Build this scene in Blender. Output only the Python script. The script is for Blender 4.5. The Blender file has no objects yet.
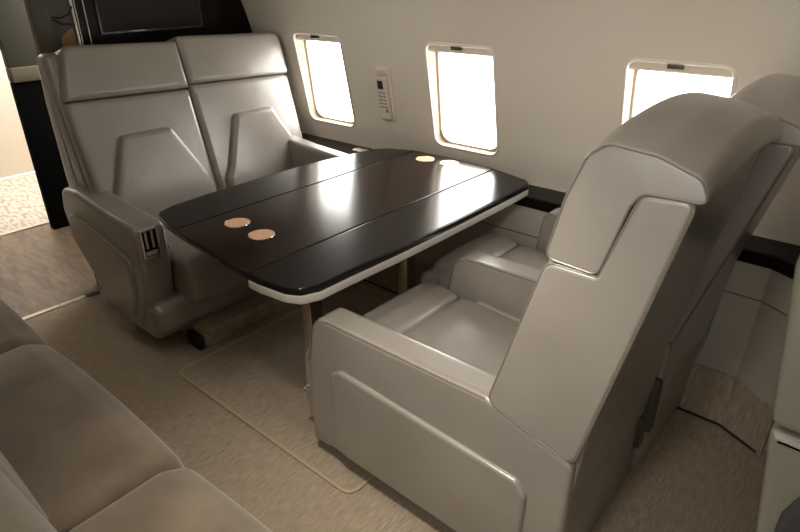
import bpy, bmesh, math, random
from mathutils import Vector, Matrix
random.seed(4)
C = bpy.context.scene.collection
PI = math.pi

# ------------------------------------------------------------------ materials
def new_mat(name):
    m = bpy.data.materials.new(name); m.use_nodes = True
    nt = m.node_tree
    return m, nt, nt.nodes['Principled BSDF']

def lin(r, g, b):
    def f(c):
        c /= 255.0
        return c/12.92 if c <= .04045 else ((c+.055)/1.055)**2.4
    return (f(r), f(g), f(b), 1)

def plain(name, col, rough=.5, metal=0.0, coat=0.0, emit=None, estr=0):
    m, nt, b = new_mat(name)
    b.inputs['Base Color'].default_value = col
    b.inputs['Roughness'].default_value = rough
    b.inputs['Metallic'].default_value = metal
    b.inputs['Coat Weight'].default_value = coat
    b.inputs['Coat Roughness'].default_value = .06
    if emit:
        b.inputs['Emission Color'].default_value = emit
        b.inputs['Emission Strength'].default_value = estr
    return m

def noisy(name, c1, c2, scale, rough, bump=.0, bscale=200, stretch=(1,1,1), detail=4, metal=0, coat=0, sheen=0, lo=.35, hi=.65, bdist=.002, rvar=0):
    m, nt, b = new_mat(name)
    N, L = nt.nodes, nt.links
    tc = N.new('ShaderNodeTexCoord'); mp = N.new('ShaderNodeMapping')
    mp.inputs['Scale'].default_value = stretch
    L.new(tc.outputs['Object'], mp.inputs['Vector'])
    nz = N.new('ShaderNodeTexNoise'); nz.inputs['Scale'].default_value = scale; nz.inputs['Detail'].default_value = detail
    L.new(mp.outputs['Vector'], nz.inputs['Vector'])
    cr = N.new('ShaderNodeValToRGB')
    cr.color_ramp.elements[0].position = lo; cr.color_ramp.elements[0].color = c1
    cr.color_ramp.elements[1].position = hi; cr.color_ramp.elements[1].color = c2
    L.new(nz.outputs['Fac'], cr.inputs['Fac']); L.new(cr.outputs['Color'], b.inputs['Base Color'])
    b.inputs['Roughness'].default_value = rough
    b.inputs['Metallic'].default_value = metal
    b.inputs['Coat Weight'].default_value = coat
    b.inputs['Sheen Weight'].default_value = sheen
    if bump:
        n2 = N.new('ShaderNodeTexNoise'); n2.inputs['Scale'].default_value = bscale; n2.inputs['Detail'].default_value = 3
        L.new(mp.outputs['Vector'], n2.inputs['Vector'])
        bp = N.new('ShaderNodeBump'); bp.inputs['Strength'].default_value = bump; bp.inputs['Distance'].default_value = bdist
        L.new(n2.outputs['Fac'], bp.inputs['Height']); L.new(bp.outputs['Normal'], b.inputs['Normal'])
    return m

def leather(name, c1, c2, rough=.4):
    m, nt, b = new_mat(name)
    N, L = nt.nodes, nt.links
    tc = N.new('ShaderNodeTexCoord')
    nz = N.new('ShaderNodeTexNoise'); nz.inputs['Scale'].default_value = 3.5; nz.inputs['Detail'].default_value = 5
    L.new(tc.outputs['Object'], nz.inputs['Vector'])
    cr = N.new('ShaderNodeValToRGB')
    cr.color_ramp.elements[0].position = .35; cr.color_ramp.elements[0].color = c1
    cr.color_ramp.elements[1].position = .65; cr.color_ramp.elements[1].color = c2
    L.new(nz.outputs['Fac'], cr.inputs['Fac']); L.new(cr.outputs['Color'], b.inputs['Base Color'])
    b.inputs['Roughness'].default_value = rough
    b.inputs['Specular IOR Level'].default_value = .6
    b.inputs['Coat Weight'].default_value = .8; b.inputs['Coat Roughness'].default_value = .33
    # soft dents plus fine grain
    n1 = N.new('ShaderNodeTexNoise'); n1.inputs['Scale'].default_value = 9; n1.inputs['Detail'].default_value = 2
    n2 = N.new('ShaderNodeTexVoronoi'); n2.inputs['Scale'].default_value = 420
    for n in (n1, n2): L.new(tc.outputs['Object'], n.inputs['Vector'])
    b1 = N.new('ShaderNodeBump'); b1.inputs['Strength'].default_value = .28; b1.inputs['Distance'].default_value = .012
    L.new(n1.outputs['Fac'], b1.inputs['Height'])
    b2 = N.new('ShaderNodeBump'); b2.inputs['Strength'].default_value = .06; b2.inputs['Distance'].default_value = .001
    L.new(n2.outputs['Distance'], b2.inputs['Height']); L.new(b1.outputs['Normal'], b2.inputs['Normal'])
    L.new(b2.outputs['Normal'], b.inputs['Normal'])
    return m

def carpet(name, c1, c2, c3):
    m, nt, b = new_mat(name)
    N, L = nt.nodes, nt.links
    tc = N.new('ShaderNodeTexCoord')
    def mapped(sc):
        mp = N.new('ShaderNodeMapping'); mp.inputs['Scale'].default_value = sc
        L.new(tc.outputs['Object'], mp.inputs['Vector']); return mp
    # woven ribs running across the cabin (along y)
    a = N.new('ShaderNodeTexNoise'); a.inputs['Scale'].default_value = 1; a.inputs['Detail'].default_value = 3
    L.new(mapped((170, 22, 22)).outputs['Vector'], a.inputs['Vector'])
    f = N.new('ShaderNodeTexNoise'); f.inputs['Scale'].default_value = 330; f.inputs['Detail'].default_value = 2
    L.new(tc.outputs['Object'], f.inputs['Vector'])
    big = N.new('ShaderNodeTexNoise'); big.inputs['Scale'].default_value = 2.2; big.inputs['Detail'].default_value = 3
    L.new(tc.outputs['Object'], big.inputs['Vector'])
    wv = N.new('ShaderNodeTexWave'); wv.wave_type = 'BANDS'; wv.bands_direction = 'X'
    wv.inputs['Scale'].default_value = 27; wv.inputs['Distortion'].default_value = 3.0; wv.inputs['Detail'].default_value = 2
    wv.inputs['Detail Scale'].default_value = 3.0
    L.new(tc.outputs['Object'], wv.inputs['Vector'])
    def mad(src, k, add=None):
        q = N.new('ShaderNodeMath'); q.operation = 'MULTIPLY_ADD'; q.inputs[1].default_value = k; q.inputs[2].default_value = 0
        L.new(src, q.inputs[0])
        if add is not None: L.new(add, q.inputs[2])
        return q.outputs[0]
    class mx: outputs = [mad(a.outputs['Fac'], .60, mad(f.outputs['Fac'], .36, mad(wv.outputs['Fac'], .04)))]
    cr = N.new('ShaderNodeValToRGB')
    cr.color_ramp.elements[0].position = .36; cr.color_ramp.elements[0].color = c1
    cr.color_ramp.elements[1].position = .64; cr.color_ramp.elements[1].color = c2
    L.new(mx.outputs[0], cr.inputs['Fac'])
    mix = N.new('ShaderNodeMix'); mix.data_type = 'RGBA'
    L.new(cr.outputs['Color'], mix.inputs[6]); mix.inputs[7].default_value = c3
    mr = N.new('ShaderNodeMapRange'); mr.inputs[1].default_value = .4; mr.inputs[2].default_value = .75; mr.inputs[4].default_value = .45
    L.new(big.outputs['Fac'], mr.inputs[0]); L.new(mr.outputs[0], mix.inputs[0])
    L.new(mix.outputs[2], b.inputs['Base Color'])
    b.inputs['Roughness'].default_value = .95; b.inputs['Sheen Weight'].default_value = .15
    b.inputs['Specular IOR Level'].default_value = .15
    bp = N.new('ShaderNodeBump'); bp.inputs['Strength'].default_value = .55; bp.inputs['Distance'].default_value = .004
    L.new(mx.outputs[0], bp.inputs['Height']); L.new(bp.outputs['Normal'], b.inputs['Normal'])
    return m

M = {}
def spec(m, v): m.node_tree.nodes['Principled BSDF'].inputs['Specular IOR Level'].default_value = v
M['leather'] = leather('taupe_leather', lin(134,127,118), lin(143,136,127), .29)
M['pipe'] = leather('piping_leather', lin(104,97,88), lin(114,107,98), .5)
M['aft'] = leather('shaded_leather', lin(118,116,102), lin(126,124,110), .45)  # same leather as the taupe, with shade put into a darker, greyer colour
M['charcoal'] = plain('charcoal_leather', lin(62,62,62), .5)
M['wall'] = noisy('cream_wall_vinyl', lin(209,200,185), lin(215,206,191), 1.5, .55, .05, 500, bdist=.0005)
M['lower'] = noisy('grey_green_side_panel', lin(166,160,146), lin(176,170,156), 2, .6, .08, 300, bdist=.001)
M['seam'] = plain('panel_seam', lin(90,84,74), .7)
M['carpet'] = carpet('ribbed_carpet', lin(142,128,108), lin(184,168,146), lin(160,143,121))
M['bind'] = plain('carpet_binding', lin(186,165,136), .9)
M['divan'] = noisy('brown_velour', lin(101,88,71), lin(128,113,93), 6, .85, .3, 90, detail=8, sheen=.55, bdist=.003)
M['black'] = plain('black_lacquer', (.006,.0055,.005,1), .16, 0, .3)
M['blackwood'] = noisy('black_ebony_veneer', (.004,.0036,.0033,1), (.007,.006,.0055,1), 6, .2, stretch=(14,.6,1), coat=0)
M['brownwood'] = noisy('dark_brown_veneer', (.009,.004,.003,1), (.022,.009,.006,1), 5, .2, stretch=(18,.5,1), coat=0)
M['ledge'] = noisy('espresso_veneer', (.006,.005,.004,1), (.012,.010,.008,1), 5, .3, stretch=(1,14,14), coat=.3)
M['bulk'] = noisy('dark_bulkhead_veneer', (.006,.005,.004,1), (.014,.009,.007,1), 5, .3, stretch=(16,16,1))
M['screen'] = plain('matt_dark_screen', lin(46,44,40), .45)
M['rim'] = noisy('light_grey_table_edge', lin(156,151,142), lin(164,159,150), 3, .45)
M['metal'] = plain('polished_nickel', (.62,.55,.45,1), .13, 1)
M['chrome'] = plain('bright_chrome', (.8,.8,.8,1), .12, 1)
M['brass'] = plain('aged_nickel_bezel', (.86,.80,.72,1), .38, 1)
M['darkmetal'] = plain('dark_metal', (.03,.03,.03,1), .4, .6)
M['bronze'] = plain('bronze_handle', lin(84,70,54), .4, .3)
M['copper'] = plain('peach_copper_disc', lin(244,196,158), .2, 0)
M['white'] = plain('ivory_plastic', lin(214,204,186), .4)
M['key'] = plain('grey_button', lin(128,124,116), .5)
M['frame'] = plain('window_surround', lin(222,212,196), .5)
M['liner'] = plain('tan_window_liner', lin(146,128,108), .6)
M['tan'] = plain('tan_leather_tab', lin(150,118,84), .6)
M['galley'] = noisy('olive_grey_panel', lin(68,65,53), lin(76,73,61), 2, .5)
M['counter'] = plain('beige_counter', lin(108,98,80), .5)
M['void'] = plain('black_recess', (.003,.003,.003,1), .9)
spec(M['void'], .05)
M['cream'] = plain('entry_cream_wall', lin(226,214,196), .6)
M['strip'] = plain('pale_threshold_strip', lin(205,188,165), .35, .3)
M['dgrey'] = plain('dark_grey_plate', lin(72,68,60), .5)
M['rubber'] = plain('black_rubber', (.01,.01,.01,1), .6)
M['lamp'] = plain('lamp_diffuser', (.9,.86,.78,1), .5, 0, 0, (1,.86,.68,1), 3)

def woodfloor():
    m, nt, b = new_mat('brown_wood_floor'); N, L = nt.nodes, nt.links
    tc = N.new('ShaderNodeTexCoord'); mp = N.new('ShaderNodeMapping'); mp.inputs['Scale'].default_value = (2, 9, 1)
    L.new(tc.outputs['Object'], mp.inputs['Vector'])
    nz = N.new('ShaderNodeTexNoise'); nz.inputs['Scale'].default_value = 2.5; nz.inputs['Detail'].default_value = 8; nz.inputs['Distortion'].default_value = 1.2
    L.new(mp.outputs['Vector'], nz.inputs['Vector'])
    cr = N.new('ShaderNodeValToRGB')
    cr.color_ramp.elements[0].position = .35; cr.color_ramp.elements[0].color = lin(84,68,53)
    cr.color_ramp.elements[1].position = .68; cr.color_ramp.elements[1].color = lin(118,98,78)
    L.new(nz.outputs['Fac'], cr.inputs['Fac']); L.new(cr.outputs['Color'], b.inputs['Base Color'])
    b.inputs['Roughness'].default_value = .45
    return m
M['woodfloor'] = woodfloor()

def speckle():
    m, nt, b = new_mat('speckled_entry_carpet'); N, L = nt.nodes, nt.links
    tc = N.new('ShaderNodeTexCoord'); mp = N.new('ShaderNodeMapping'); mp.inputs['Scale'].default_value = (7, 22, 1); mp.inputs['Rotation'].default_value = (0,0,.6)
    L.new(tc.outputs['Object'], mp.inputs['Vector'])
    nz = N.new('ShaderNodeTexNoise'); nz.inputs['Scale'].default_value = 2.0; nz.inputs['Detail'].default_value = 2
    L.new(mp.outputs['Vector'], nz.inputs['Vector'])
    cr = N.new('ShaderNodeValToRGB')
    cr.color_ramp.elements[0].position = .45; cr.color_ramp.elements[0].color = lin(214,203,188)
    cr.color_ramp.elements[1].position = .6; cr.color_ramp.elements[1].color = lin(178,163,144)
    L.new(nz.outputs['Fac'], cr.inputs['Fac']); L.new(cr.outputs['Color'], b.inputs['Base Color'])
    b.inputs['Roughness'].default_value = .8
    return m
M['speckle'] = speckle()

def glass():
    m = bpy.data.materials.new('window_glass'); m.use_nodes = True
    nt = m.node_tree; N, L = nt.nodes, nt.links; N.clear()
    o = N.new('ShaderNodeOutputMaterial'); mx = N.new('ShaderNodeMixShader')
    t = N.new('ShaderNodeBsdfTransparent'); g = N.new('ShaderNodeBsdfGlossy'); g.inputs['Roughness'].default_value = .03
    t.inputs['Color'].default_value = (.97,.97,.96,1)
    mx.inputs[0].default_value = .05
    L.new(t.outputs[0], mx.inputs[1]); L.new(g.outputs[0], mx.inputs[2]); L.new(mx.outputs[0], o.inputs['Surface'])
    return m
M['glass'] = glass()
for k in ('blackwood','brownwood'): spec(M[k], .35)
for k in ('bulk','screen'): spec(M[k], .12)
spec(M['ledge'], .02)

# ------------------------------------------------------------------ mesh helpers
def roundpoly(pts, rad, n=6):
    if not isinstance(rad, (list, tuple)): rad = [rad]*len(pts)
    out = []
    k = len(pts)
    for i in range(k):
        p = Vector(pts[i]); a = Vector(pts[i-1]); b = Vector(pts[(i+1) % k]); r = rad[i]
        da, db = (a-p), (b-p)
        la, lb = da.length, db.length
        if r <= 1e-6 or la < 1e-6 or lb < 1e-6: out.append(p.copy()); continue
        da /= la; db /= lb
        ang = da.angle(db)
        if ang > PI-.05: out.append(p.copy()); continue
        t = min(r/math.tan(ang/2), la*.49, lb*.49)
        for j in range(n+1):
            s = j/n
            q0 = p+da*t; q1 = p+db*t
            out.append(q0*(1-s)**2 + p*2*s*(1-s) + q1*s*s)
    return out

def area2(o): return sum(o[i-1][0]*o[i][1]-o[i][0]*o[i-1][1] for i in range(len(o)))

def densify(o, step):
    out = []
    for i in range(len(o)):
        a, b = Vector(o[i]), Vector(o[(i+1) % len(o)])
        n = max(1, int((b-a).length/step))
        for j in range(n): out.append(a.lerp(b, j/n))
    return out

def offset(o, d):
    out = []
    k = len(o)
    for i in range(k):
        e1 = (o[i]-o[i-1]); e2 = (o[(i+1) % k]-o[i])
        n1 = Vector((e1[1], -e1[0])); n2 = Vector((e2[1], -e2[0]))
        if n1.length < 1e-9: n1 = n2.copy()
        if n2.length < 1e-9: n2 = n1.copy()
        n1.normalize(); n2.normalize()
        n = n1+n2
        if n.length < 1e-6: n = n1.copy()
        n.normalize()
        c = max(.55, n.dot(n1))
        out.append(o[i]+n*(d/c))
    return out

def loft(bm, rings, cap0=True, cap1=True, closed=True):
    vs = [[bm.verts.new(p) for p in r] for r in rings]
    n = len(vs[0])
    for a, b in zip(vs[:-1], vs[1:]):
        for i in range(n if closed else n-1):
            j = (i+1) % n
            try: bm.faces.new((a[i], a[j], b[j], b[i]))
            except ValueError: pass
    if cap0: bm.faces.new(vs[0][::-1])
    if cap1: bm.faces.new(vs[-1])
    return vs

def pillow(bm, outline, f, w0, w1, r0=.015, r1=.015, seg=4, bulge=0, crown0=0, crown1=0, mid=6, step=.04, lift=0):
    """closed padded solid: outline in (u,v), swept in w from w0 to w1, edges rounded by r0 / r1"""
    o = [Vector(p) for p in outline]
    if area2(o) < 0: o = o[::-1]
    o = densify(o, step)
    cen = sum(o, Vector((0,0)))/len(o)
    prof = []
    def ins(r, k): return r*(1-math.sin(k/seg*PI/2)), r*(1-math.cos(k/seg*PI/2))
    if r0 > 0:
        prof.append((-(r0+.002), w0))
        for k in range(seg+1):
            a = k/seg*PI/2
            prof.append((-r0*(1-math.sin(a)), w0+r0*(1-math.cos(a))))
    else: prof.append((0, w0))
    if bulge or mid > 1:
        a, b = w0+max(r0,0), w1-max(r1,0)
        for k in range(1, mid): prof.append((0, a+(b-a)*k/mid))
    if r1 > 0:
        for k in range(seg+1):
            a = PI/2-k/seg*PI/2
            prof.append((-r1*(1-math.sin(a)), w1-r1*(1-math.cos(a))))
        prof.append((-(r1+.002), w1))
    else: prof.append((0, w1))
    rings = []
    for d, w in prof:
        t = (w-w0)/(w1-w0)*2-1
        d2 = d + bulge*(1-t*t)
        oo = offset(o, d2)
        if lift:          # crown only what faces upwards
            vmax = max(p[1] for p in o); vmin = min(p[1] for p in o)
            oo = [Vector((p[0], p[1]+lift*(1-t*t)*max(0, min(1, (p[1]-(vmax-.12))/.09)))) for p in oo]
        rings.append([f(p[0], p[1], w) for p in oo])
    def crownrings(base, w, c):
        res = []
        for s in (.9, .78, .62, .45, .28, .12, .01):
            res.append([f(*(cen+(p-cen)*s), w+c*(1-s*s)) for p in base])
        return res
    if crown0:
        base = offset(o, prof[0][0])
        rings = crownrings(base, w0, -crown0)[::-1]+rings
    if crown1:
        base = offset(o, prof[-1][0])
        rings = rings+crownrings(base, w1, crown1)
    loft(bm, rings)

def tube(bm, pts, r, closed=False, n=8):
    pts = [Vector(p) for p in pts]
    k = len(pts); rings = []
    up = Vector((.31,.17,.93))
    for i in range(k):
        if closed: t = pts[(i+1) % k]-pts[i-1]
        else: t = pts[min(i+1,k-1)]-pts[max(i-1,0)]
        t.normalize()
        u = t.cross(up)
        if u.length < .05: u = t.cross(Vector((1,0,0)))
        u.normalize(); v = t.cross(u)
        rings.append([pts[i]+u*r*math.cos(2*PI*j/n)+v*r*math.sin(2*PI*j/n) for j in range(n)])
    if closed: rings.append(rings[0])
    if closed:
        vs = [[bm.verts.new(p) for p in r_] for r_ in rings[:-1]]
        for i in range(k):
            a, b = vs[i], vs[(i+1) % k]
            for j in range(n): bm.faces.new((a[j], a[(j+1) % n], b[(j+1) % n], b[j]))
    else: loft(bm, rings)

def box(bm, x0, x1, y0, y1, z0, z1, r=0.0, seg=2):
    res = bmesh.ops.create_cube(bm, size=1)
    vs = res['verts']
    bmesh.ops.scale(bm, vec=(x1-x0, y1-y0, z1-z0), verts=vs)
    bmesh.ops.translate(bm, vec=((x0+x1)/2, (y0+y1)/2, (z0+z1)/2), verts=vs)
    if r > 0:
        es = list({e for v in vs for e in v.link_edges})
        bmesh.ops.bevel(bm, geom=es, offset=r, segments=seg, profile=.5, affect='EDGES')

def cyl(bm, c, axis, r, h, n=32, bev=0):
    c = Vector(c); axis = Vector(axis).normalized()
    u = axis.orthogonal().normalized(); v = axis.cross(u)
    prof = [(r-bev, 0), (r, bev), (r, h-bev), (r-bev, h)] if bev else [(r, 0), (r, h)]
    loft(bm, [[c+axis*hh+u*rr*math.cos(2*PI*j/n)+v*rr*math.sin(2*PI*j/n) for j in range(n)] for rr, hh in prof])

def grid(bm, fn, nu, nv):
    vs = [[bm.verts.new(fn(i/nu, j/nv)) for j in range(nv+1)] for i in range(nu+1)]
    for i in range(nu):
        for j in range(nv): bm.faces.new((vs[i][j], vs[i+1][j], vs[i+1][j+1], vs[i][j+1]))

def finish(name, bm, mat, loc=(0,0,0), parent=None, angle=38, recalc=True):
    if recalc: bmesh.ops.recalc_face_normals(bm, faces=bm.faces[:])
    bmesh.ops.translate(bm, vec=-Vector(loc), verts=bm.verts[:])
    me = bpy.data.meshes.new(name); bm.to_mesh(me); bm.free()
    me.materials.append(mat)
    for p in me.polygons: p.use_smooth = True
    try: me.set_sharp_from_angle(angle=math.radians(angle))
    except Exception: pass
    o = bpy.data.objects.new(name, me); C.objects.link(o)
    if parent is None: o.location = loc
    else: o.parent = parent
    return o

def origin_of(o):
    p = Vector((0,0,0))
    while o: p += o.location; o = o.parent
    return p

def part(name, bm, mat, parent, label=None, angle=38):
    o = finish(name, bm, mat, origin_of(parent), parent, angle)
    if label: o['label'] = label
    return o

def tag(o, label, cat, group=None):
    o['label'] = label; o['category'] = cat
    if group: o['group'] = group
    return o

def thing(name, label, cat, loc, group=None):
    o = bpy.data.objects.new(name, None); C.objects.link(o); o.location = loc
    o.empty_display_size = .1
    return tag(o, label, cat, group)

def struct(name, bm, mat, parent=None, angle=38):
    o = finish(name, bm, mat, origin_of(parent) if parent else (0,0,0), parent, angle)
    if parent is None: o['kind'] = 'structure'
    return o
NB = bmesh.new
XZ = lambda u, v, w: Vector((u, w, v))      # side profile swept across the cabin
XY = lambda u, v, w: Vector((u, v, w))
YZ = lambda u, v, w: Vector((w, u, v))

# ------------------------------------------------------------------ cabin shell
X0, X1 = -3.05, 1.6
PROF = [(2.345,.60),(2.36,.63),(2.352,.69),(2.333,.76),(2.31,.88),(2.287,1.0),(2.262,1.13),(2.235,1.24),(2.195,1.36),(2.14,1.47),(2.06,1.57),(1.95,1.66),(1.80,1.74),(1.62,1.79)]
def wall_y(z):
    for (a, za), (b, zb) in zip(PROF[:-1], PROF[1:]):
        if za <= z <= zb: return a+(b-a)*(z-za)/(zb-za)
    return PROF[-1][0] if z > .7 else PROF[0][0]

def smooth_profile(P, n=5):
    out = []
    for i in range(len(P)-1):
        p0, p1, p2, p3 = P[max(i-1,0)], P[i], P[i+1], P[min(i+2,len(P)-1)]
        for k in range(n):
            t = k/n
            out.append(tuple(.5*((2*p1[c])+(-p0[c]+p2[c])*t+(2*p0[c]-5*p1[c]+4*p2[c]-p3[c])*t*t+(-p0[c]+3*p1[c]-3*p2[c]+p3[c])*t**3) for c in (0,1)))
    out.append(P[-1]); return out
SP = smooth_profile(PROF)
def wall_y(z):
    for (a, za), (b, zb) in zip(SP[:-1], SP[1:]):
        if za <= z <= zb: return a+(b-a)*(z-za)/(zb-za)
    return SP[-1][0] if z > .7 else SP[0][0]

YM = .72                                     # mirror plane of the cabin
WIN = [-2.51, -1.597, -.672, .245, 1.16]
WW, WZ0, WZ1 = .352, .742, 1.212
def win_outline(cx, off=0, n=7, rr=0):
    w = WW/2+off
    return roundpoly([(cx-w, WZ0-off), (cx+w, WZ0-off), (cx+w, WZ1+off), (cx-w, WZ1+off)], [.05+off+rr,.05+off+rr,.035+off+rr,.035+off+rr], n)

def build_wall(name, side):
    ys = (lambda y: y) if side > 0 else (lambda y: 2*YM-y)
    bm = NB()
    loops = SP+[(y+.05, z+.02) for y, z in SP[::-1]]
    rings = [[Vector((x, ys(y), z)) for y, z in loops] for x in (X0, X1)]
    loft(bm, rings)
    bmesh.ops.recalc_face_normals(bm, faces=bm.faces[:])
    me = bpy.data.meshes.new(name); bm.to_mesh(me); bm.free()
    o = bpy.data.objects.new(name, me); C.objects.link(o)
    bm = NB()
    for cx in WIN:
        oo = win_outline(cx, .003)
        y0, y1 = sorted((ys(1.9), ys(2.6)))
        loft(bm, [[Vector((p[0], y, p[1])) for p in oo] for y in (y0, y1)])
    bmesh.ops.recalc_face_normals(bm, faces=bm.faces[:])
    mc = bpy.data.meshes.new('cut'); bm.to_mesh(mc); bm.free()
    oc = bpy.data.objects.new('cut', mc); C.objects.link(oc)
    md = o.modifiers.new('b', 'BOOLEAN'); md.operation = 'DIFFERENCE'; md.object = oc; md.solver = 'EXACT'
    dg = bpy.context.evaluated_depsgraph_get(); dg.update()
    m2 = bpy.data.meshes.new_from_object(o.evaluated_get(dg))
    o.modifiers.clear(); o.data = m2
    bpy.data.objects.remove(oc)
    m2.materials.clear(); m2.materials.append(M['wall'])
    for p in m2.polygons: p.use_smooth = True
    m2.set_sharp_from_angle(angle=math.radians(30))
    o['kind'] = 'structure'
    return o
build_wall('wall_right', 1)
build_wall('wall_left', -1)

wi = 0
def build_window(cx, side, closed):
    global wi
    wi += 1
    ys = (lambda y: y) if side > 0 else (lambda y: 2*YM-y)
    kd = lambda z: .38+.50*min(1, max(0, (z-WZ0)/(WZ1-WZ0)))       # the pane sits deeper at the top
    F = lambda p, d: Vector((p[0], ys(wall_y(p[1])+d*(kd(p[1]) if d > .012 else 1)), p[1]))
    bm = NB()
    rings = []
    for off, d in ((.012,.001),(.011,-.004),(.007,-.007),(.002,-.006),(-.001,-.001),(-.002,.008)):
        rings.append([F(p, d) for p in win_outline(cx, off)])
    loft(bm, rings, False, False)
    fr = struct('window_%d' % wi, bm, M['frame'])
    bm = NB(); rings = []
    for off, d, rr in ((-.0022,.006,0),(-.003,.03,0),(-.004,.066,.005),(-.009,.071,.02),(-.012,.076,.03),(-.012,.10,.03)):
        rings.append([F(p, d) for p in win_outline(cx, off, 7, rr)])
    loft(bm, rings, False, False)
    struct('window_liner', bm, M['liner'], fr)
    bm = NB()
    oo = win_outline(cx, -.0115, 7, .03)
    loft(bm, [[F(p, .088) for p in oo], [F(p, .092) for p in oo]])
    struct('pane', bm, M['glass'], fr)
    # the shade pushed up into its slot, or drawn down when closed, with its pull
    bm = NB()
    w = WW/2-.006
    zl = WZ0+.004 if closed else 1.180
    zs = [(z, .010) for z in (1.2135, 1.17, 1.1, 1.0, .9, .8) if z > zl+.01]+[(zl+.006, .010), (zl, .014), (zl, .022)]+[(z, .022) for z in (.8, .9, 1.0, 1.1, 1.17, 1.2135) if z > zl+.01]
    loft(bm, [[Vector((x, ys(wall_y(z)+d), z)) for z, d in zs] for x in (cx-w, cx+w)])
    sh = struct('window_shade', bm, M['white'], fr, 20)
    bm = NB()
    zc = 1.203; y = ys(wall_y(zc)+.004)
    box(bm, cx-.027-.01, cx+.027-.01, y-.009, y+.009, zc-.008, zc+.008, .003)
    struct('shade_handle', bm, M['bronze'], sh)
for cx in WIN: build_window(cx, 1, cx > 0)  # unseen aft shades drawn down to keep daylight off the chair backs
for cx in WIN: build_window(cx, -1, cx < -1 or cx > 1)  # unseen shades drawn down so the double seat stays darker

# ceiling
bm = NB()
box(bm, -5.6, X1, 2*YM-1.64, 1.64, 1.79, 1.83)
struct('ceiling', bm, M['wall'])

# floor: carpet in the cabin, wood in the galley, speckled carpet in the entry
bm = NB(); box(bm, -3.022, X1, -1.2, 2.6, -.05, 0)
fl = struct('floor', bm, M['carpet'])
bm = NB(); box(bm, -4.28, -3.022, -1.2, 2.6, -.05, -.001); fl2 = struct('trim_1', bm, M['woodfloor'])
bm = NB(); box(bm, -5.6, -4.28, -1.2, 2.6, -.05, -.002); struct('trim_2', bm, M['speckle'])
bm = NB(); box(bm, -4.30, -4.26, .2, 1.33, -.002, .006, .002); struct('trim_3', bm, M['strip'])
# threshold between carpet and wood: pale metal strip running into a black one
bm = NB(); box(bm, -3.042, -3.012, .3, 1.0, 0, .005, .001)
th = struct('trim_4', bm, M['strip'])
bm = NB(); cyl(bm, (-3.027,.87,.004), (0,0,1), .004, .002, 12); struct('screw', bm, M['darkmetal'], th)
bm = NB(); tube(bm, [(-3.0,2.058,.003),(-.24,2.058,.003),(-.10,1.99,.003)], .005, n=6); struct('trim_8', bm, M['rubber'])
bm = NB(); box(bm, -.43,-.375, .9,2.02, 0,.006,.002); struct('trim_9', bm, M['carpet'])
bm = NB(); box(bm, -3.045, -3.01, 1.0, 2.2, 0, .006, .001); struct('trim_5', bm, M['rubber'])

# lower side panels, follow the hull inward towards the floor; the panel steps in past the club seats
def lower_pts(z):
    y = 2.07+(2.215-2.07)*min(1, z/.6)**.8
    s = (y-2.07)
    return [(-3.05, y), (-.235, y), (-.14, y-.055), (.0, 2.03+s*.3), (X1, 2.03+s*.3)]
bm = NB()
zs = [i/12*.6 for i in range(13)]
rings = []
for z in zs: rings.append([Vector((x, y, z)) for x, y in lower_pts(z)])
loft(bm, rings, False, False, closed=False)
lo = struct('baseboard_right', bm, M['lower'], None, 20)
bm = NB()
for zz in (.465, .468):
    pass
pts = [Vector((x, y-.001, .467)) for x, y in lower_pts(.467)]
tube(bm, pts, .0022, n=6); struct('panel_seam', bm, M['seam'], lo)
bm = NB()      # carpet carried up the side wall
rings = []
for z, dz in ((0.0,.006),(.06,.008),(.12,.008),(.178,.008),(.182,.004)):
    rings.append([Vector((x, y-dz, z)) for x, y in lower_pts(z) if x < -.2]+[Vector((-.085, lower_pts(z)[2][1]-dz-.03, z*.86))])
loft(bm, rings, False, False, closed=False)
struct('trim_6', bm, M['carpet'], None, 20)
# side ledge in dark veneer
bm = NB()
LP = [(-3.05,2.205),(-.235,2.205),(-.13,2.145),(.0,2.06),(X1,2.06)]
outl = [Vector(p) for p in LP]+[Vector((X1,2.40)), Vector((-3.05,2.40))]
pillow(bm, outl, XY, .585, .632, .0, .006, seg=3, mid=1, step=9)
led = struct('trim_7', bm, M['ledge'], None, 30)
# mirrored lower wall and ledge on the divan side
bm = NB(); box(bm, X0, X1, 2*YM-2.40, 2*YM-2.19, 0, .632, .004); struct('baseboard_left', bm, M['lower'])
# aft wall
bm = NB(); box(bm, X1, X1+.05, -1.3, 2.6, 0, 1.83); struct('wall_back', bm, M['wall'])
# entry walls and an added partition that blocks light
bm = NB(); box(bm, -5.65, -5.6, -1.3, 2.6, 0, 1.83); struct('wall_front', bm, M['cream'])
bm = NB(); box(bm, -5.6, X0, 2.36, 2.41, 0, 1.83); struct('wall_far_right', bm, M['cream'])
bm = NB(); box(bm, -5.6, -3.12, .40, .45, 0, 1.83); struct('wall_far_left', bm, M['galley'])  # unseen wall set further in to cut light spilling from the entry
bm = NB(); box(bm, -3.12, -3.06, -1.0, .45, 0, 1.83); struct('spill_block_wall', bm, M['bulk'])  # unseen partition added to keep entry light out of the cabin

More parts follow.
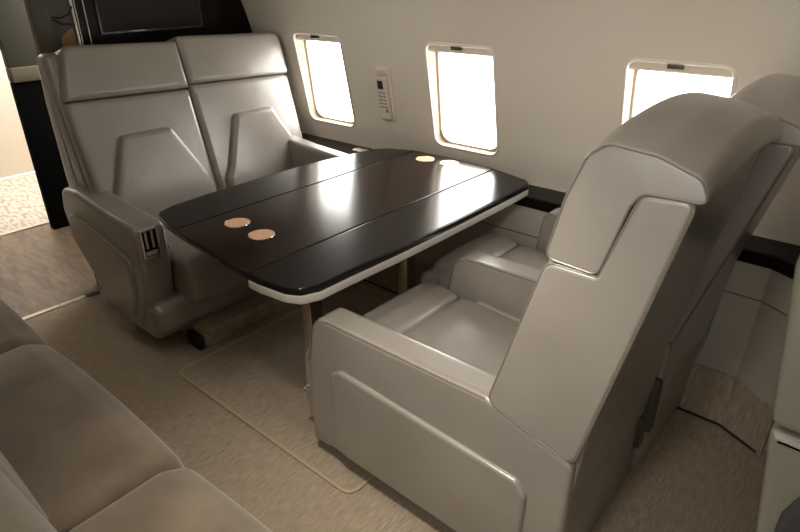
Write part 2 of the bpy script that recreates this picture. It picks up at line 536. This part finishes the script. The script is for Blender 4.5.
# bulkhead behind the double seat
bm = NB()
o = [(1.285, 0.0), (2.07,0.0), (2.2,.6), (2.36,.60)]+[(y+.01, z) for y, z in SP if z > .6]+[(1.285,1.80)]
loft(bm, [[Vector((x, y, z)) for y, z in o] for x in (-3.10, -3.05)])
bk = finish('bulkhead_panel', bm, M['bulk']); tag(bk, 'dark veneered bulkhead behind the double seat with silver trim strips', 'bulkhead')
for y0, y1 in ((1.262,1.274),(1.279,1.284),(1.318,1.324)):
    bm = NB(); box(bm, -3.052, -3.043, y0, y1, .35, 1.79, .001); part('trim_strip', bm, M['chrome'], bk, 'silver trim strip')
bm = NB(); box(bm, -3.10, -3.05, 1.105, 1.285, 0, 1.79, .003); part('edge_panel', bm, M['dgrey'], bk, 'dark grey end panel')
bm = NB(); box(bm, -3.11, -3.045, 1.095, 1.165, 0, 1.79, .006); part('corner_post', bm, M['galley'], bk, 'olive grey corner post')
# monitor
mon = thing('monitor', 'dark flat monitor panel set in the bulkhead above the double seat', 'monitor', (-3.05,1.65,1.25))
bm = NB(); o = roundpoly([(1.372,1.245),(1.925,1.245),(1.925,1.60),(1.372,1.60)], .008, 3)
pillow(bm, o, lambda u,v,w: Vector((-3.0495+w, u, v)), 0, .010, 0, .003, mid=1); part('bezel', bm, M['black'], mon)
bm = NB(); o = roundpoly([(1.385,1.258),(1.912,1.258),(1.912,1.59),(1.385,1.59)], .004, 3)
pillow(bm, o, lambda u,v,w: Vector((-3.04+w, u, v)), 0, .003, 0, .001, mid=1); part('screen', bm, M['screen'], mon)
# hook and tan tab on the end panel
hk = thing('coat_hook', 'black bent coat hook on the grey strip left of the dark bulkhead', 'hook', (-3.05,1.215,1.32))
bm = NB(); tube(bm, [(-3.046,1.175,1.335),(-3.03,1.20,1.330),(-3.02,1.235,1.345),(-3.02,1.255,1.37),(-3.03,1.26,1.375)], .004); part('hook_arm', bm, M['rubber'], hk)
bm = NB(); tube(bm, [(-3.044,1.178,1.325),(-3.03,1.205,1.306),(-3.025,1.25,1.303)], .004); part('lower_arm', bm, M['rubber'], hk)
tb = NB(); o = [(1.192,1.205),(1.256,1.205),(1.252,1.288),(1.226,1.278),(1.194,1.250)]
pillow(tb, roundpoly(o, .004, 2), lambda u,v,w: Vector((-3.05+w, u, v)), 0, .008, 0, .002, mid=1)
tag(finish('leather_tab', tb, M['tan']), 'tan leather tab below the black hook beside the bulkhead', 'tab')

# galley unit forward of the bulkhead
gl = thing('galley_cabinet', 'olive grey galley cabinet with black recess under a beige counter', 'cabinet', (-4.13,1.6,0))
YG = 1.275
bm = NB(); box(bm, -4.16, -4.10, YG, 2.3, 1.02, 1.785, .004); part('upper_panel', bm, M['galley'], gl)
bm = NB(); box(bm, -4.17, -4.085, YG, 2.3, .935, 1.02, .01); part('counter', bm, M['counter'], gl, 'beige counter edge')
bm = NB(); box(bm, -4.16, -4.10, YG, 2.3, 0, .935, .002); part('lower_cabinet', bm, M['void'], gl, 'black lower front')

# ------------------------------------------------------------------ two-place seat facing aft
ds = thing('double_seat', 'two-place taupe leather seat with trapezoid back pads before the dark bulkhead', 'seat', (-2.5,1.6,0))
LA = math.atan2(.22,.81); sA, cA = math.sin(LA), math.cos(LA)
def leanmap(u, v, w): return Vector((-2.58-v*sA+w*cA, u, .42+v*cA+w*sA))
CY = 1.607
for k, (ya, yb) in enumerate(((1.02, CY-.001), (CY+.001, 2.222))):
    ta, tb_ = (.06, 0) if k == 0 else (0, .0)
    # headrest
    bm = NB()
    o = roundpoly([(ya+.004, .624), (yb, .607), (yb-tb_, .826), (ya+ta, .848)], [.012,.012,.05 if k else .02,.02 if k else .05])
    pillow(bm, o, leanmap, -.14, .020, .02, .026, crown1=.0012)
    part('headrest', bm, M['leather'], ds)
    # main back cushion
    bm = NB()
    o = roundpoly([(ya, -.15), (yb, -.15), (yb, .604), (ya, .621)], [.02,.02,.03 if k else .012,.012 if k else .03])
    pillow(bm, o, leanmap, -.14, .010, .015, .028, crown1=.0006)
    bc = part('backrest', bm, M['leather'], ds)
    # raised trapezoid pad
    m_ = (ya+yb)/2
    bm = NB()
    o = roundpoly([(m_-.262, -.10), (m_+.262, -.10), (m_+.262, .14), (m_+.250, .20), (m_+.128, .448), (m_-.118, .448), (m_-.225, .20), (m_-.262,.14)], [.02,.02,.03,.03,.03,.03,.03,.03])
    pillow(bm, o, leanmap, -.02, .042, .0, .028, crown1=.001)
    part('back_pad', bm, M['leather'], bc)
# rear shell
bm = NB()
o = roundpoly([(-2.70,.12),(-2.62,.42),(-2.70,.70),(-2.835,1.205),(-2.92,1.205),(-2.945,1.0),(-2.93,.55),(-2.86,.30),(-2.72,.12)], [.02,.02,.1,.03,.03,.1,.1,.1,.06])
pillow(bm, o, XZ, 1.015, 2.19, .03, .03)
part('rear_shell', bm, M['leather'], ds)
# arms
def ds_arm(y0, y1, name, aisle):
    bm = NB()
    o = roundpoly([(-2.58,.13),(-2.30,.10),(-2.215,.27),(-2.19,.42),(-2.19,.612),(-2.46,.628),(-2.70,.655),(-2.84,.645),(-2.875,.54),(-2.83,.36)], [.05,.05,.03,.05,.045,.1,.05,.05,.05,.08])
    pillow(bm, o, XZ, y0, y1, .022, .022)
    a = part('armrest', bm, M['leather'], ds)
    bm = NB()
    if aisle:
        o = roundpoly([(-2.57,.175),(-2.35,.15),(-2.285,.28),(-2.275,.455),(-2.62,.525),(-2.80,.545),(-2.825,.42)], [.05,.05,.05,.05,.1,.06,.06])
        pillow(bm, o, XZ, y0-.012, y0+.03, .012, 0); part('side_pad', bm, M['leather'], a)
        # latch bezel in the front of the arm
        bm = NB(); o = roundpoly([(y0+.014,.480),(y0+.086,.480),(y0+.086,.604),(y0+.014,.604)], .004, 2)
        loft(bm, [[Vector((x, p[0], p[1])) for p in oo] for x, oo in ((-2.19,o),(-2.176,o),(-2.174,offset(o,-.003)),(-2.174,offset(o,-.007)),(-2.181,offset(o,-.008)))])
        bz = part('latch_bezel', bm, M['brass'], a, 'bright nickel bezel')
        bm = NB(); box(bm, -2.182,-2.1795, y0+.020, y0+.080, .486, .598); part('latch_recess', bm, M['void'], bz)if False else part('latch_recess', bm, M['void'], a)
        bm = NB()
        for q in (.032,.058): box(bm, -2.182,-2.176, y0+q, y0+q+.010, .520, .592, .001)
        box(bm, -2.182,-2.173, y0+.026, y0+.074, .492, .510, .002)
        part('latch_bar', bm, M['brass'], a)
    if not aisle:
        for v in a.data.vertices:
            k = min(1, max(0, (v.co.z-.35)/.2))
            v.co.z += .038*k; v.co.x += .05*max(0, min(1, (v.co.x+.05)/.3))
    return a
ds_arm(.952, 1.085, 'armrest', True)
ds_arm(2.075, 2.165, 'armrest', False)
# seat cushions
for ya, yb in ((1.095, 1.585), (1.595, 2.07)):
    bm = NB()
    o = roundpoly([(-2.66,.24),(-2.125,.225),(-2.085,.27),(-2.095,.40),(-2.14,.445),(-2.36,.452),(-2.66,.44)], [.02,.03,.03,.04,.05,.1,.02])
    pillow(bm, o, XZ, ya, yb, .03, .03, bulge=.012)
    part('seat_cushion', bm, M['leather'], ds)
# skirt below the cushions
bm = NB()
o = roundpoly([(-2.72,.266),(-2.185,.266),(-2.150,.24),(-2.155,.15),(-2.21,.085),(-2.60,.085),(-2.72,.14)], [.02,.02,.03,.05,.05,.05,.03])
pillow(bm, o, XZ, .956, 2.10, .03, .03)
part('skirt', bm, M['leather'], ds)
bm = NB(); box(bm, -2.75, -2.115, 1.13, 2.02, 0, .095, .012); pl = part('plinth', bm, M['carpet'], ds, 'carpeted plinth')
bm = NB(); box(bm, -2.22,-2.125, 1.10, 1.125, 0, .07, .004)
for i in range(6): cyl(bm, (-2.135-.014*i, 1.095, .014+.008*i), (0,1,0), .009, .012, 10)
part('track_end', bm, M['rubber'], ds, 'black seat track end')
# small buckle lying between arm and cushion
bm = NB(); box(bm, -2.34,-2.27, 1.108, 1.122, .452, .462, .002); part('belt_buckle', bm, M['rubber'], ds)

# ------------------------------------------------------------------ folding table
tb = thing('folding_table', 'long dark wood table with two folding leaves between facing leather seats', 'table', (-1.65,1.6,0))
ZT = .70
TOP = [(-2.075,1.012),(-2.05,.990),(-1.95,.966),(-1.757,.940),(-1.548,.918),(-1.343,.910),(-1.235,.922),(-1.19,.945),(-1.168,1.00),(-1.166,1.12),(-1.158,1.344),(-1.156,1.623),(-1.158,1.925),(-1.162,2.12),(-1.165,2.185),(-1.20,2.222),(-1.412,2.280),(-1.65,2.298),(-1.875,2.290),(-2.01,2.235),(-2.052,2.19),(-2.075,2.10),(-2.11,1.85),(-2.122,1.55),(-2.115,1.25),(-2.10,1.08)]
TOP = [(x+(.006 if x < -1.9 else 0), y) for x, y in TOP]
def clip(poly, x0, x1):
    def cut(P, keep, xv):
        out = []
        for i in range(len(P)):
            a, b = Vector(P[i-1]), Vector(P[i])
            ka, kb = keep(a[0]), keep(b[0])
            if ka != kb:
                t = (xv-a[0])/(b[0]-a[0]); out.append(a.lerp(b, t))
            if kb: out.append(b)
        return out
    P = cut(poly, lambda x: x >= x0, x0)
    return cut(P, lambda x: x <= x1, x1)
S1, S2 = -1.865, -1.392
smooth = [Vector(p) for p in roundpoly(TOP, .03, 3)]
for nm, a, b, mt in (('leaf', -3, S1-.0012, 'blackwood'), ('center_panel', S1+.0012, S2-.0012, 'brownwood'), ('leaf', S2+.0012, 0, 'blackwood')):
    o = clip(smooth, a, b)
    bm = NB()
    pillow(bm, o, XY, ZT-.025, ZT, .004, .005, seg=3, mid=1, step=.2)
    part_o = part(nm, bm, M[mt], tb, 'dark brown centre section' if nm == 'center_panel' else None, 30)
    if nm == 'leaf':
        o2 = clip(offset([Vector(p) for p in smooth] if area2(smooth) > 0 else smooth[::-1], -.018 if a < -2 else .001), a, b)
        bm = NB(); pillow(bm, o2, XY, ZT-.054, ZT-.0255, .006, .003, seg=3, mid=1, step=.2)
        part('leaf_edge', bm, M['rim'], part_o, 'light grey leaf edge', 30)
    else:
        o2 = clip(offset(smooth if area2(smooth) > 0 else smooth[::-1], -.06), a+.01, b-.01)
        bm = NB(); pillow(bm, o2, XY, ZT-.075, ZT-.0255, .004, .0, seg=2, mid=1, step=.2)
        part('apron', bm, M['black'], part_o)
for x, y in ((-1.747,1.131),(-1.592,1.119),(-1.735,2.198),(-1.606,2.216)):
    bm = NB()
    n = 40
    rr = [(.0465,.0002),(.046,.0016),(.0445,.0016),(.044,.0006)]
    loft(bm, [[Vector((x+r*math.cos(2*PI*i/n), y+r*math.sin(2*PI*i/n), ZT+h)) for i in range(n)] for r, h in rr], False, False)
    ch = part('cup_holder', bm, M['chrome'], tb, 'round cup holder with a thin bright rim')
    bm = NB(); cyl(bm, (x, y, ZT-.001), (0,0,1), .0445, .0022, 40); part('disc', bm, M['copper'], ch, 'peach coloured disc')
for y in (1.25, 1.80):
    bm = NB(); box(bm, -1.545, -1.49, y-.03, y+.03, .0, .63, .006, 3)
    lg = part('leg', bm, M['metal'], tb, 'polished nickel column')

# carpet mat with a bound edge under the table
bm = NB()
o = roundpoly([(-2.06,.945),(-1.035,.945),(-1.035,2.0),(-2.06,2.0)], .045, 6)
pillow(bm, o, XY, .0005, .006, 0, .003, seg=2, mid=1, step=.3)
mt = thing('floor_mat', 'ribbed carpet mat with corded edge on the floor under the table', 'mat', (-1.5,1.5,0))
part('pile', bm, M['carpet'], mt)
bm = NB(); tube(bm, [Vector((p[0], p[1], .006)) for p in densify(o, .05)], .0055, True); part('binding', bm, M['bind'], mt, 'lighter corded binding')

# ------------------------------------------------------------------ club chairs facing forward
def club_chair(label, window_arm, fx=0):
    t = thing('club_chair', label, 'chair', (-.8,1.3,0), 'club chairs at the table')
    W0, W1 = 1.0, 1.585
    kx, kz = (.055, .955) if window_arm else (0, 1)
    def XZL(u, v, w):
        e = max(0, v-.58)
        return Vector((u+kx*e, w, v+(kz-1)*e))
    WB = 1.548 if not window_arm else W1-.01
    # aisle arm
    def arm(y0, y1, pad, fx=fx, up=0):
        bm = NB()
        o = roundpoly([(-1.205+fx,.085),(-.40,.075),(-.365,.30),(-.362,.512),(-.60,.585+up),(-1.19+fx,.578+up),(-1.225+fx,.54+up),(-1.250+fx,.40),(-1.262+fx,.13)], [.04,.05,.08,.02,.02,.035,.03,.1,.04])
        pillow(bm, o, XZ, y0, y1, .014, .02)
        a = part('armrest', bm, M['leather'], t)
        if pad:
            bm = NB()
            o = roundpoly([(-1.135+fx,.10),(-.47,.09),(-.462,.36),(-.49,.395),(-1.10+fx,.432),(-1.145+fx,.405)], [.05,.06,.04,.02,.02,.03])
            pillow(bm, o, XZ, y0-.014, y0+.03, .012, 0); part('side_pad', bm, M['leather'], a)
            bm = NB()
            pts = [(-1.252+fx,.40),(-1.228+fx,.52),(-1.205+fx,.562),(-1.16+fx,.577),(-.60,.583)]
            tube(bm, [Vector((x, y0+.003, z-.003)) for x, z in pts], .0028, n=6); part('piping', bm, M['pipe'], a)
            bm = NB(); box(bm, -1.262+fx,-1.18+fx, y0+.002, y0+.05, .075,.165,.012); part('kick_pad', bm, M['leather'], a)
        return a
    arm(W0, W0+.105, True)
    if window_arm: arm(W1-.085, W1, False, .16, .05)
    yb = W1-.10 if window_arm else W1+.01
    # base and seat
    sx = -.06 if window_arm else 0
    sz = .02 if window_arm else 0
    bm = NB(); box(bm, -1.235,-.42, W0+.09, yb, .085,.31,.03,3); part('seat_base', bm, M['leather'], t)
    bm = NB()
    o = roundpoly([(-1.265+sx,.29),(-1.082+sx,.30),(-1.078+sx,.452+sz),(-1.16+sx,.468+sz),(-1.245+sx,.452+sz),(-1.285+sx,.40+sz)], [.03,.01,.03,.08,.05,.05])
    pillow(bm, o, XZ, W0+.112, yb, .03, .035, bulge=.006)
    o = roundpoly([(-1.080+sx,.29),(-.46,.24),(-.46,.40),(-1.075+sx,.452+sz)], [.01,.02,.02,.03])
    pillow(bm, o, XZ, W0+.112, yb, .03, .03, bulge=.006)
    part('seat_cushion', bm, M['leather'], t)
    # backrest: body, side panel with piping
    B = [(-.590,.583),(-.478,.985),(-.372,.985),(-.318,1.160),(-.228,1.168),(-.362,.520)]
    Bb = [(-.56,.30),(-.592,.583),(-.470,1.04),(-.400,1.19),(-.240,1.180),(-.345,.60),(-.375,.30)]
    bm = NB()
    pillow(bm, roundpoly(Bb, [.02,.02,.03,.03,.03,.05,.03]), XZL, W0+.020, WB, .008, .02)
    bk = part('backrest', bm, M['leather'], t)
    bm = NB()
    o = roundpoly(B, [.03,.03,.01,.025,.02,.03])
    pillow(bm, o, XZL, W0-.008, W0+.03, .008, 0, seg=4); part('side_panel', bm, M['leather'], bk)
    bm = NB(); tube(bm, [XZL(p[0], p[1], W0-.003) for p in offset([Vector(q) for q in densify(o[::1] if area2(o) > 0 else o[::-1], .03)], .000)], .003, True, 6)
    part('piping', bm, M['pipe'], bk)
    # headrest
    H = [(-.486,.992),(-.455,1.13),(-.424,1.212),(-.388,1.240),(-.30,1.232),(-.226,1.206),(-.208,1.163),(-.316,1.160),(-.331,1.135),(-.371,.986)]
    bm = NB()
    o = roundpoly(H, [.024,.1,.05,.04,.1,.03,.028,.03,.03,.024], 8)
    pillow(bm, o, XZL, W0-.006, WB+.005, .006, .03, seg=6, lift=.036, mid=12)
    hd = part('headrest', bm, M['leather'], t)
    # piping around the headrest side
    bm = NB(); oo = offset(densify(o if area2(o) > 0 else o[::-1], .03), -.003)
    tube(bm, [XZL(p[0], p[1], W0-.0055) for p in oo], .0026, True, 6); part('piping', bm, M['pipe'], hd)
    # rear bracket and pedestal
    bm = NB(); box(bm, -.405,-.365, W0-.022, W0+.02, .20,.40,.01); box(bm, -.425,-.385, W0-.030, W0+.01, .13,.25,.008)
    if window_arm: part('recline_bracket', bm, M['dgrey'], t, 'dark grey bracket')
    else: bm.free()
    bm = NB(); box(bm, -.60,-.388, W0+.012, W1-.02, .012,.33,.014,3); part('rear_skirt', bm, M['leather'], t)
    bm = NB(); box(bm, -1.10,-.42, W0+.14, W1-.12, 0,.09,.006); part('pedestal', bm, M['darkmetal'], t)
    bm = NB()
    pillow(bm, roundpoly([(-1.20+sx,.105),(-1.315+sx,.105),(-1.335+sx,.20),(-1.322+sx,.385),(-1.29+sx,.41),(-1.20+sx,.41)], [.02,.03,.05,.03,.03,.02]), XZ, W0+(.095 if window_arm else .035), yb, .02, .02); part('leg_rest', bm, M['leather'], t)
    bm = NB(); y = W0+(.095 if window_arm else .035)
    cyl(bm, (-1.312+sx,y+.004,.245), (0,-1,0), .013, .012, 16, .003); cyl(bm, (-1.312+sx,y,.245), (0,-1,0), .007, .024, 12)
    part('seat_bolt', bm, M['chrome'], t, 'chrome bolt')
    return t
c1 = club_chair('taupe leather club chair nearest the aisle with its side panel towards us', False)
c2 = club_chair('taupe leather club chair beside the window wall, just behind the nearer one', True, .075)
c2.location += Vector((.006,.618,0))

# seat back to back with the club chairs, cut by the frame
af = thing('aft_chair', 'taupe leather seat back, coloured greyer and darker for shade, cut off by the right edge of the picture', 'chair', (.15,1.25,0))
bm = NB()
pillow(bm, roundpoly([(-.044,.818),(-.078,1.10),(-.070,1.22),(.02,1.28),(.12,1.24),(.20,.818)], [.02,.05,.05,.05,.05,.02]), XZ, .99, 1.56, .014, .02); part('backrest', bm, M['aft'], af)
bm = NB()
pillow(bm, roundpoly([(-.043,.812),(-.010,.56),(.02,.09),(.85,.09),(.85,.58),(.30,.60),(.20,.812)], [.015,.2,.05,.05,.05,.1,.02]), XZ, .985, 1.58, .016, .02); part('body', bm, M['aft'], af)
bm = NB(); tube(bm, [(-.036,.995,.83),(-.066,.997,1.08),(-.060,.997,1.2)], .0035, n=6); part('piping', bm, M['aft'], af)
bm = NB(); pillow(bm, roundpoly([(.015,.14),(.74,.14),(.74,.50),(.20,.52),(.10,.735),(.035,.735),(.012,.66)], [.05,.05,.05,.1,.06,.05,.05]), XZ, .965, 1.0, .012, 0); part('side_pad', bm, M['charcoal'], af, 'charcoal side pad')
bm = NB(); box(bm, .1,.7,1.1,1.5,0,.10,.005); part('pedestal', bm, M['darkmetal'], af)

# ------------------------------------------------------------------ divan
dv = thing('divan', 'long brown velour divan along the near side of the aisle', 'sofa', (-1.3,.2,0))
xs = [-2.79,-1.965,-1.135,-.30]
for a, b in zip(xs[:-1], xs[1:]):
    bm = NB()
    o = roundpoly([(.18,.28),(.47,.27),(.512,.34),(.495,.425),(.43,.458),(.18,.452)], [.01,.05,.06,.06,.06,.02])
    pillow(bm, o, YZ, a+.003, b-.003, .04, .04, bulge=.012, mid=10)
    part('seat_cushion', bm, M['divan'], dv)
    bm = NB()
    o = roundpoly([(.21,.40),(.10,.86),(.0,.90),(-.10,.86),(-.06,.40)], [.03,.06,.05,.05,.03])
    pillow(bm, o, YZ, a+.003, b-.003, .04, .04, bulge=.01, mid=10)
    part('back_cushion', bm, M['divan'], dv)
bm = NB(); box(bm, -2.79,-.30, -.10,.455, 0,.29,.02); part('base', bm, M['divan'], dv)
bm = NB(); box(bm, -2.79,-.30, -.20,-.08, .02,.80,.03); part('back_frame', bm, M['divan'], dv)

# ------------------------------------------------------------------ handset on the wall
hs = thing('wall_handset', 'ivory handset with dark display in its cradle between two windows', 'handset', (-2.06,2.27,.83))
zA, zB, xA, xB = .822, 1.082, -2.105, -2.03
def hmap(u, v, w): return Vector((u, wall_y(v)-w, v))
def slab(x0, x1, z0, z1, w0, w1, r, rr=.008):
    bm = NB(); pillow(bm, roundpoly([(x0,z0),(x1,z0),(x1,z1),(x0,z1)], rr, 3), hmap, w0, w1, 0, r, seg=3, mid=1, step=.04); return bm
part('cradle', slab(xA-.008, xB+.012, zA-.008, zB+.01, -.004, .006, .003), M['frame'], hs)
hb = part('handset_body', slab(xA, xB-.004, zA+.002, zB-.04, .004, .026, .008, .012), M['white'], hs)
part('earpiece', slab(xA+.003, xB-.006, zB-.034, zB, .004, .020, .008, .012), M['white'], hs)
part('display', slab(xA+.012, xA+.048, .980, 1.022, .024, .0275, .001, .002), M['rubber'], hb, 'black display')
for r in range(5):
    for q in range(3):
        part('button', slab(xA+.010+q*.017, xA+.021+q*.017, .958-r*.018, .966-r*.018, .024, .028, .001, .002), M['key'], hb)
part('volume_key', slab(xA+.048, xA+.058, .862, .88, .024, .028, .001, .003), M['bronze'], hb)
# ashtray on the dark ledge
at = NB(); o = roundpoly([(-2.30,2.268),(-2.19,2.268),(-2.19,2.312),(-2.30,2.312)], .008, 3)
pillow(at, o, XY, .630, .639, 0, .003, seg=2, mid=1)
tag(finish('ledge_latch', at, M['brass']), 'small bright metal plate let into the dark ledge beside the far armrest', 'latch')

# ------------------------------------------------------------------ light
W = bpy.data.worlds.new('daylight'); bpy.context.scene.world = W; W.use_nodes = True
bg = W.node_tree.nodes['Background']; bg.inputs['Color'].default_value = (1,.985,.96,1); bg.inputs['Strength'].default_value = 13
def area(name, loc, rot, sx, sy, power, col=(1,.9,.78), portal=False):
    l = bpy.data.lights.new(name, 'AREA'); l.shape = 'RECTANGLE'; l.size = sx; l.size_y = sy; l.energy = power; l.color = col
    o = bpy.data.objects.new(name, l); C.objects.link(o); o.location = loc; o.rotation_euler = rot
    if portal: l.cycles.is_portal = True
    return o
for cx in WIN:
    area('window_portal', (cx, 2.40, .98), (-PI/2,0,0), .40,.52, 1, portal=True)
    area('window_portal', (cx, 2*YM-2.40, .98), (PI/2,0,0), .40,.52, 1, portal=True)
area('ceiling_light', (-1.0,.75,1.77), (0,0,0), 2.2,.15, 3.5, (1,.95,.88))
sl = bpy.data.lights.new('fill_spot', 'SPOT'); sl.energy = 62; sl.color = (1,.93,.83); sl.spot_size = math.radians(78); sl.spot_blend = 1; sl.shadow_soft_size = .07  # added fill spot without a fixture, brightens the aisle carpet
so = bpy.data.objects.new('fill_spot', sl); C.objects.link(so); so.location = (-.72,.42,1.76)
so.rotation_euler = (Vector((-.72,1.0,.1))-Vector(so.location)).to_track_quat('-Z','Y').to_euler()
sl = bpy.data.lights.new('fill_spot', 'SPOT'); sl.energy = 38; sl.color = (1,.95,.88); sl.spot_size = math.radians(62); sl.spot_blend = 1; sl.shadow_soft_size = .09  # second added fill spot, aimed at the near chair's side
so = bpy.data.objects.new('fill_spot', sl); C.objects.link(so); so.location = (-.35,-.30,1.70)
so.rotation_euler = (Vector((-.62,1.0,.85))-Vector(so.location)).to_track_quat('-Z','Y').to_euler()
ww = area('wall_fill_light', (-1.2,.85,1.74), (0,0,0), 2.8,.08, 2.4, (1,.95,.88)); ww.data.spread = math.radians(70)  # added strip lamp that lifts the brightness of the window wall
ww.rotation_euler = (math.radians(70),0,0)
area("entry_light", (-5.0,1.12,1.78), (0,0,0), .5,.3, 6, (1,.96,.9))

# ------------------------------------------------------------------ camera
R = Matrix(((.7590,-.2812,.5870),(.6510,.3381,-.6796),(-.0077,.8982,.4396)))
cd = bpy.data.cameras.new('camera'); co = bpy.data.objects.new('camera', cd); C.objects.link(co)
cd.sensor_width = 36; cd.lens = 598.56/800*36; cd.clip_start = .02
co.matrix_world = Matrix.Translation((0,0,1.5)) @ R.to_quaternion().to_matrix().to_4x4()
bpy.context.scene.camera = co
sc = bpy.context.scene
sc.view_settings.view_transform = 'Standard'; sc.view_settings.look = 'None'; sc.view_settings.gamma = 1
sc.view_settings.use_curve_mapping = False
sc.view_settings.exposure = 0.15
sc.cycles.use_denoising = True
sc.cycles.max_bounces = 10; sc.cycles.diffuse_bounces = 6
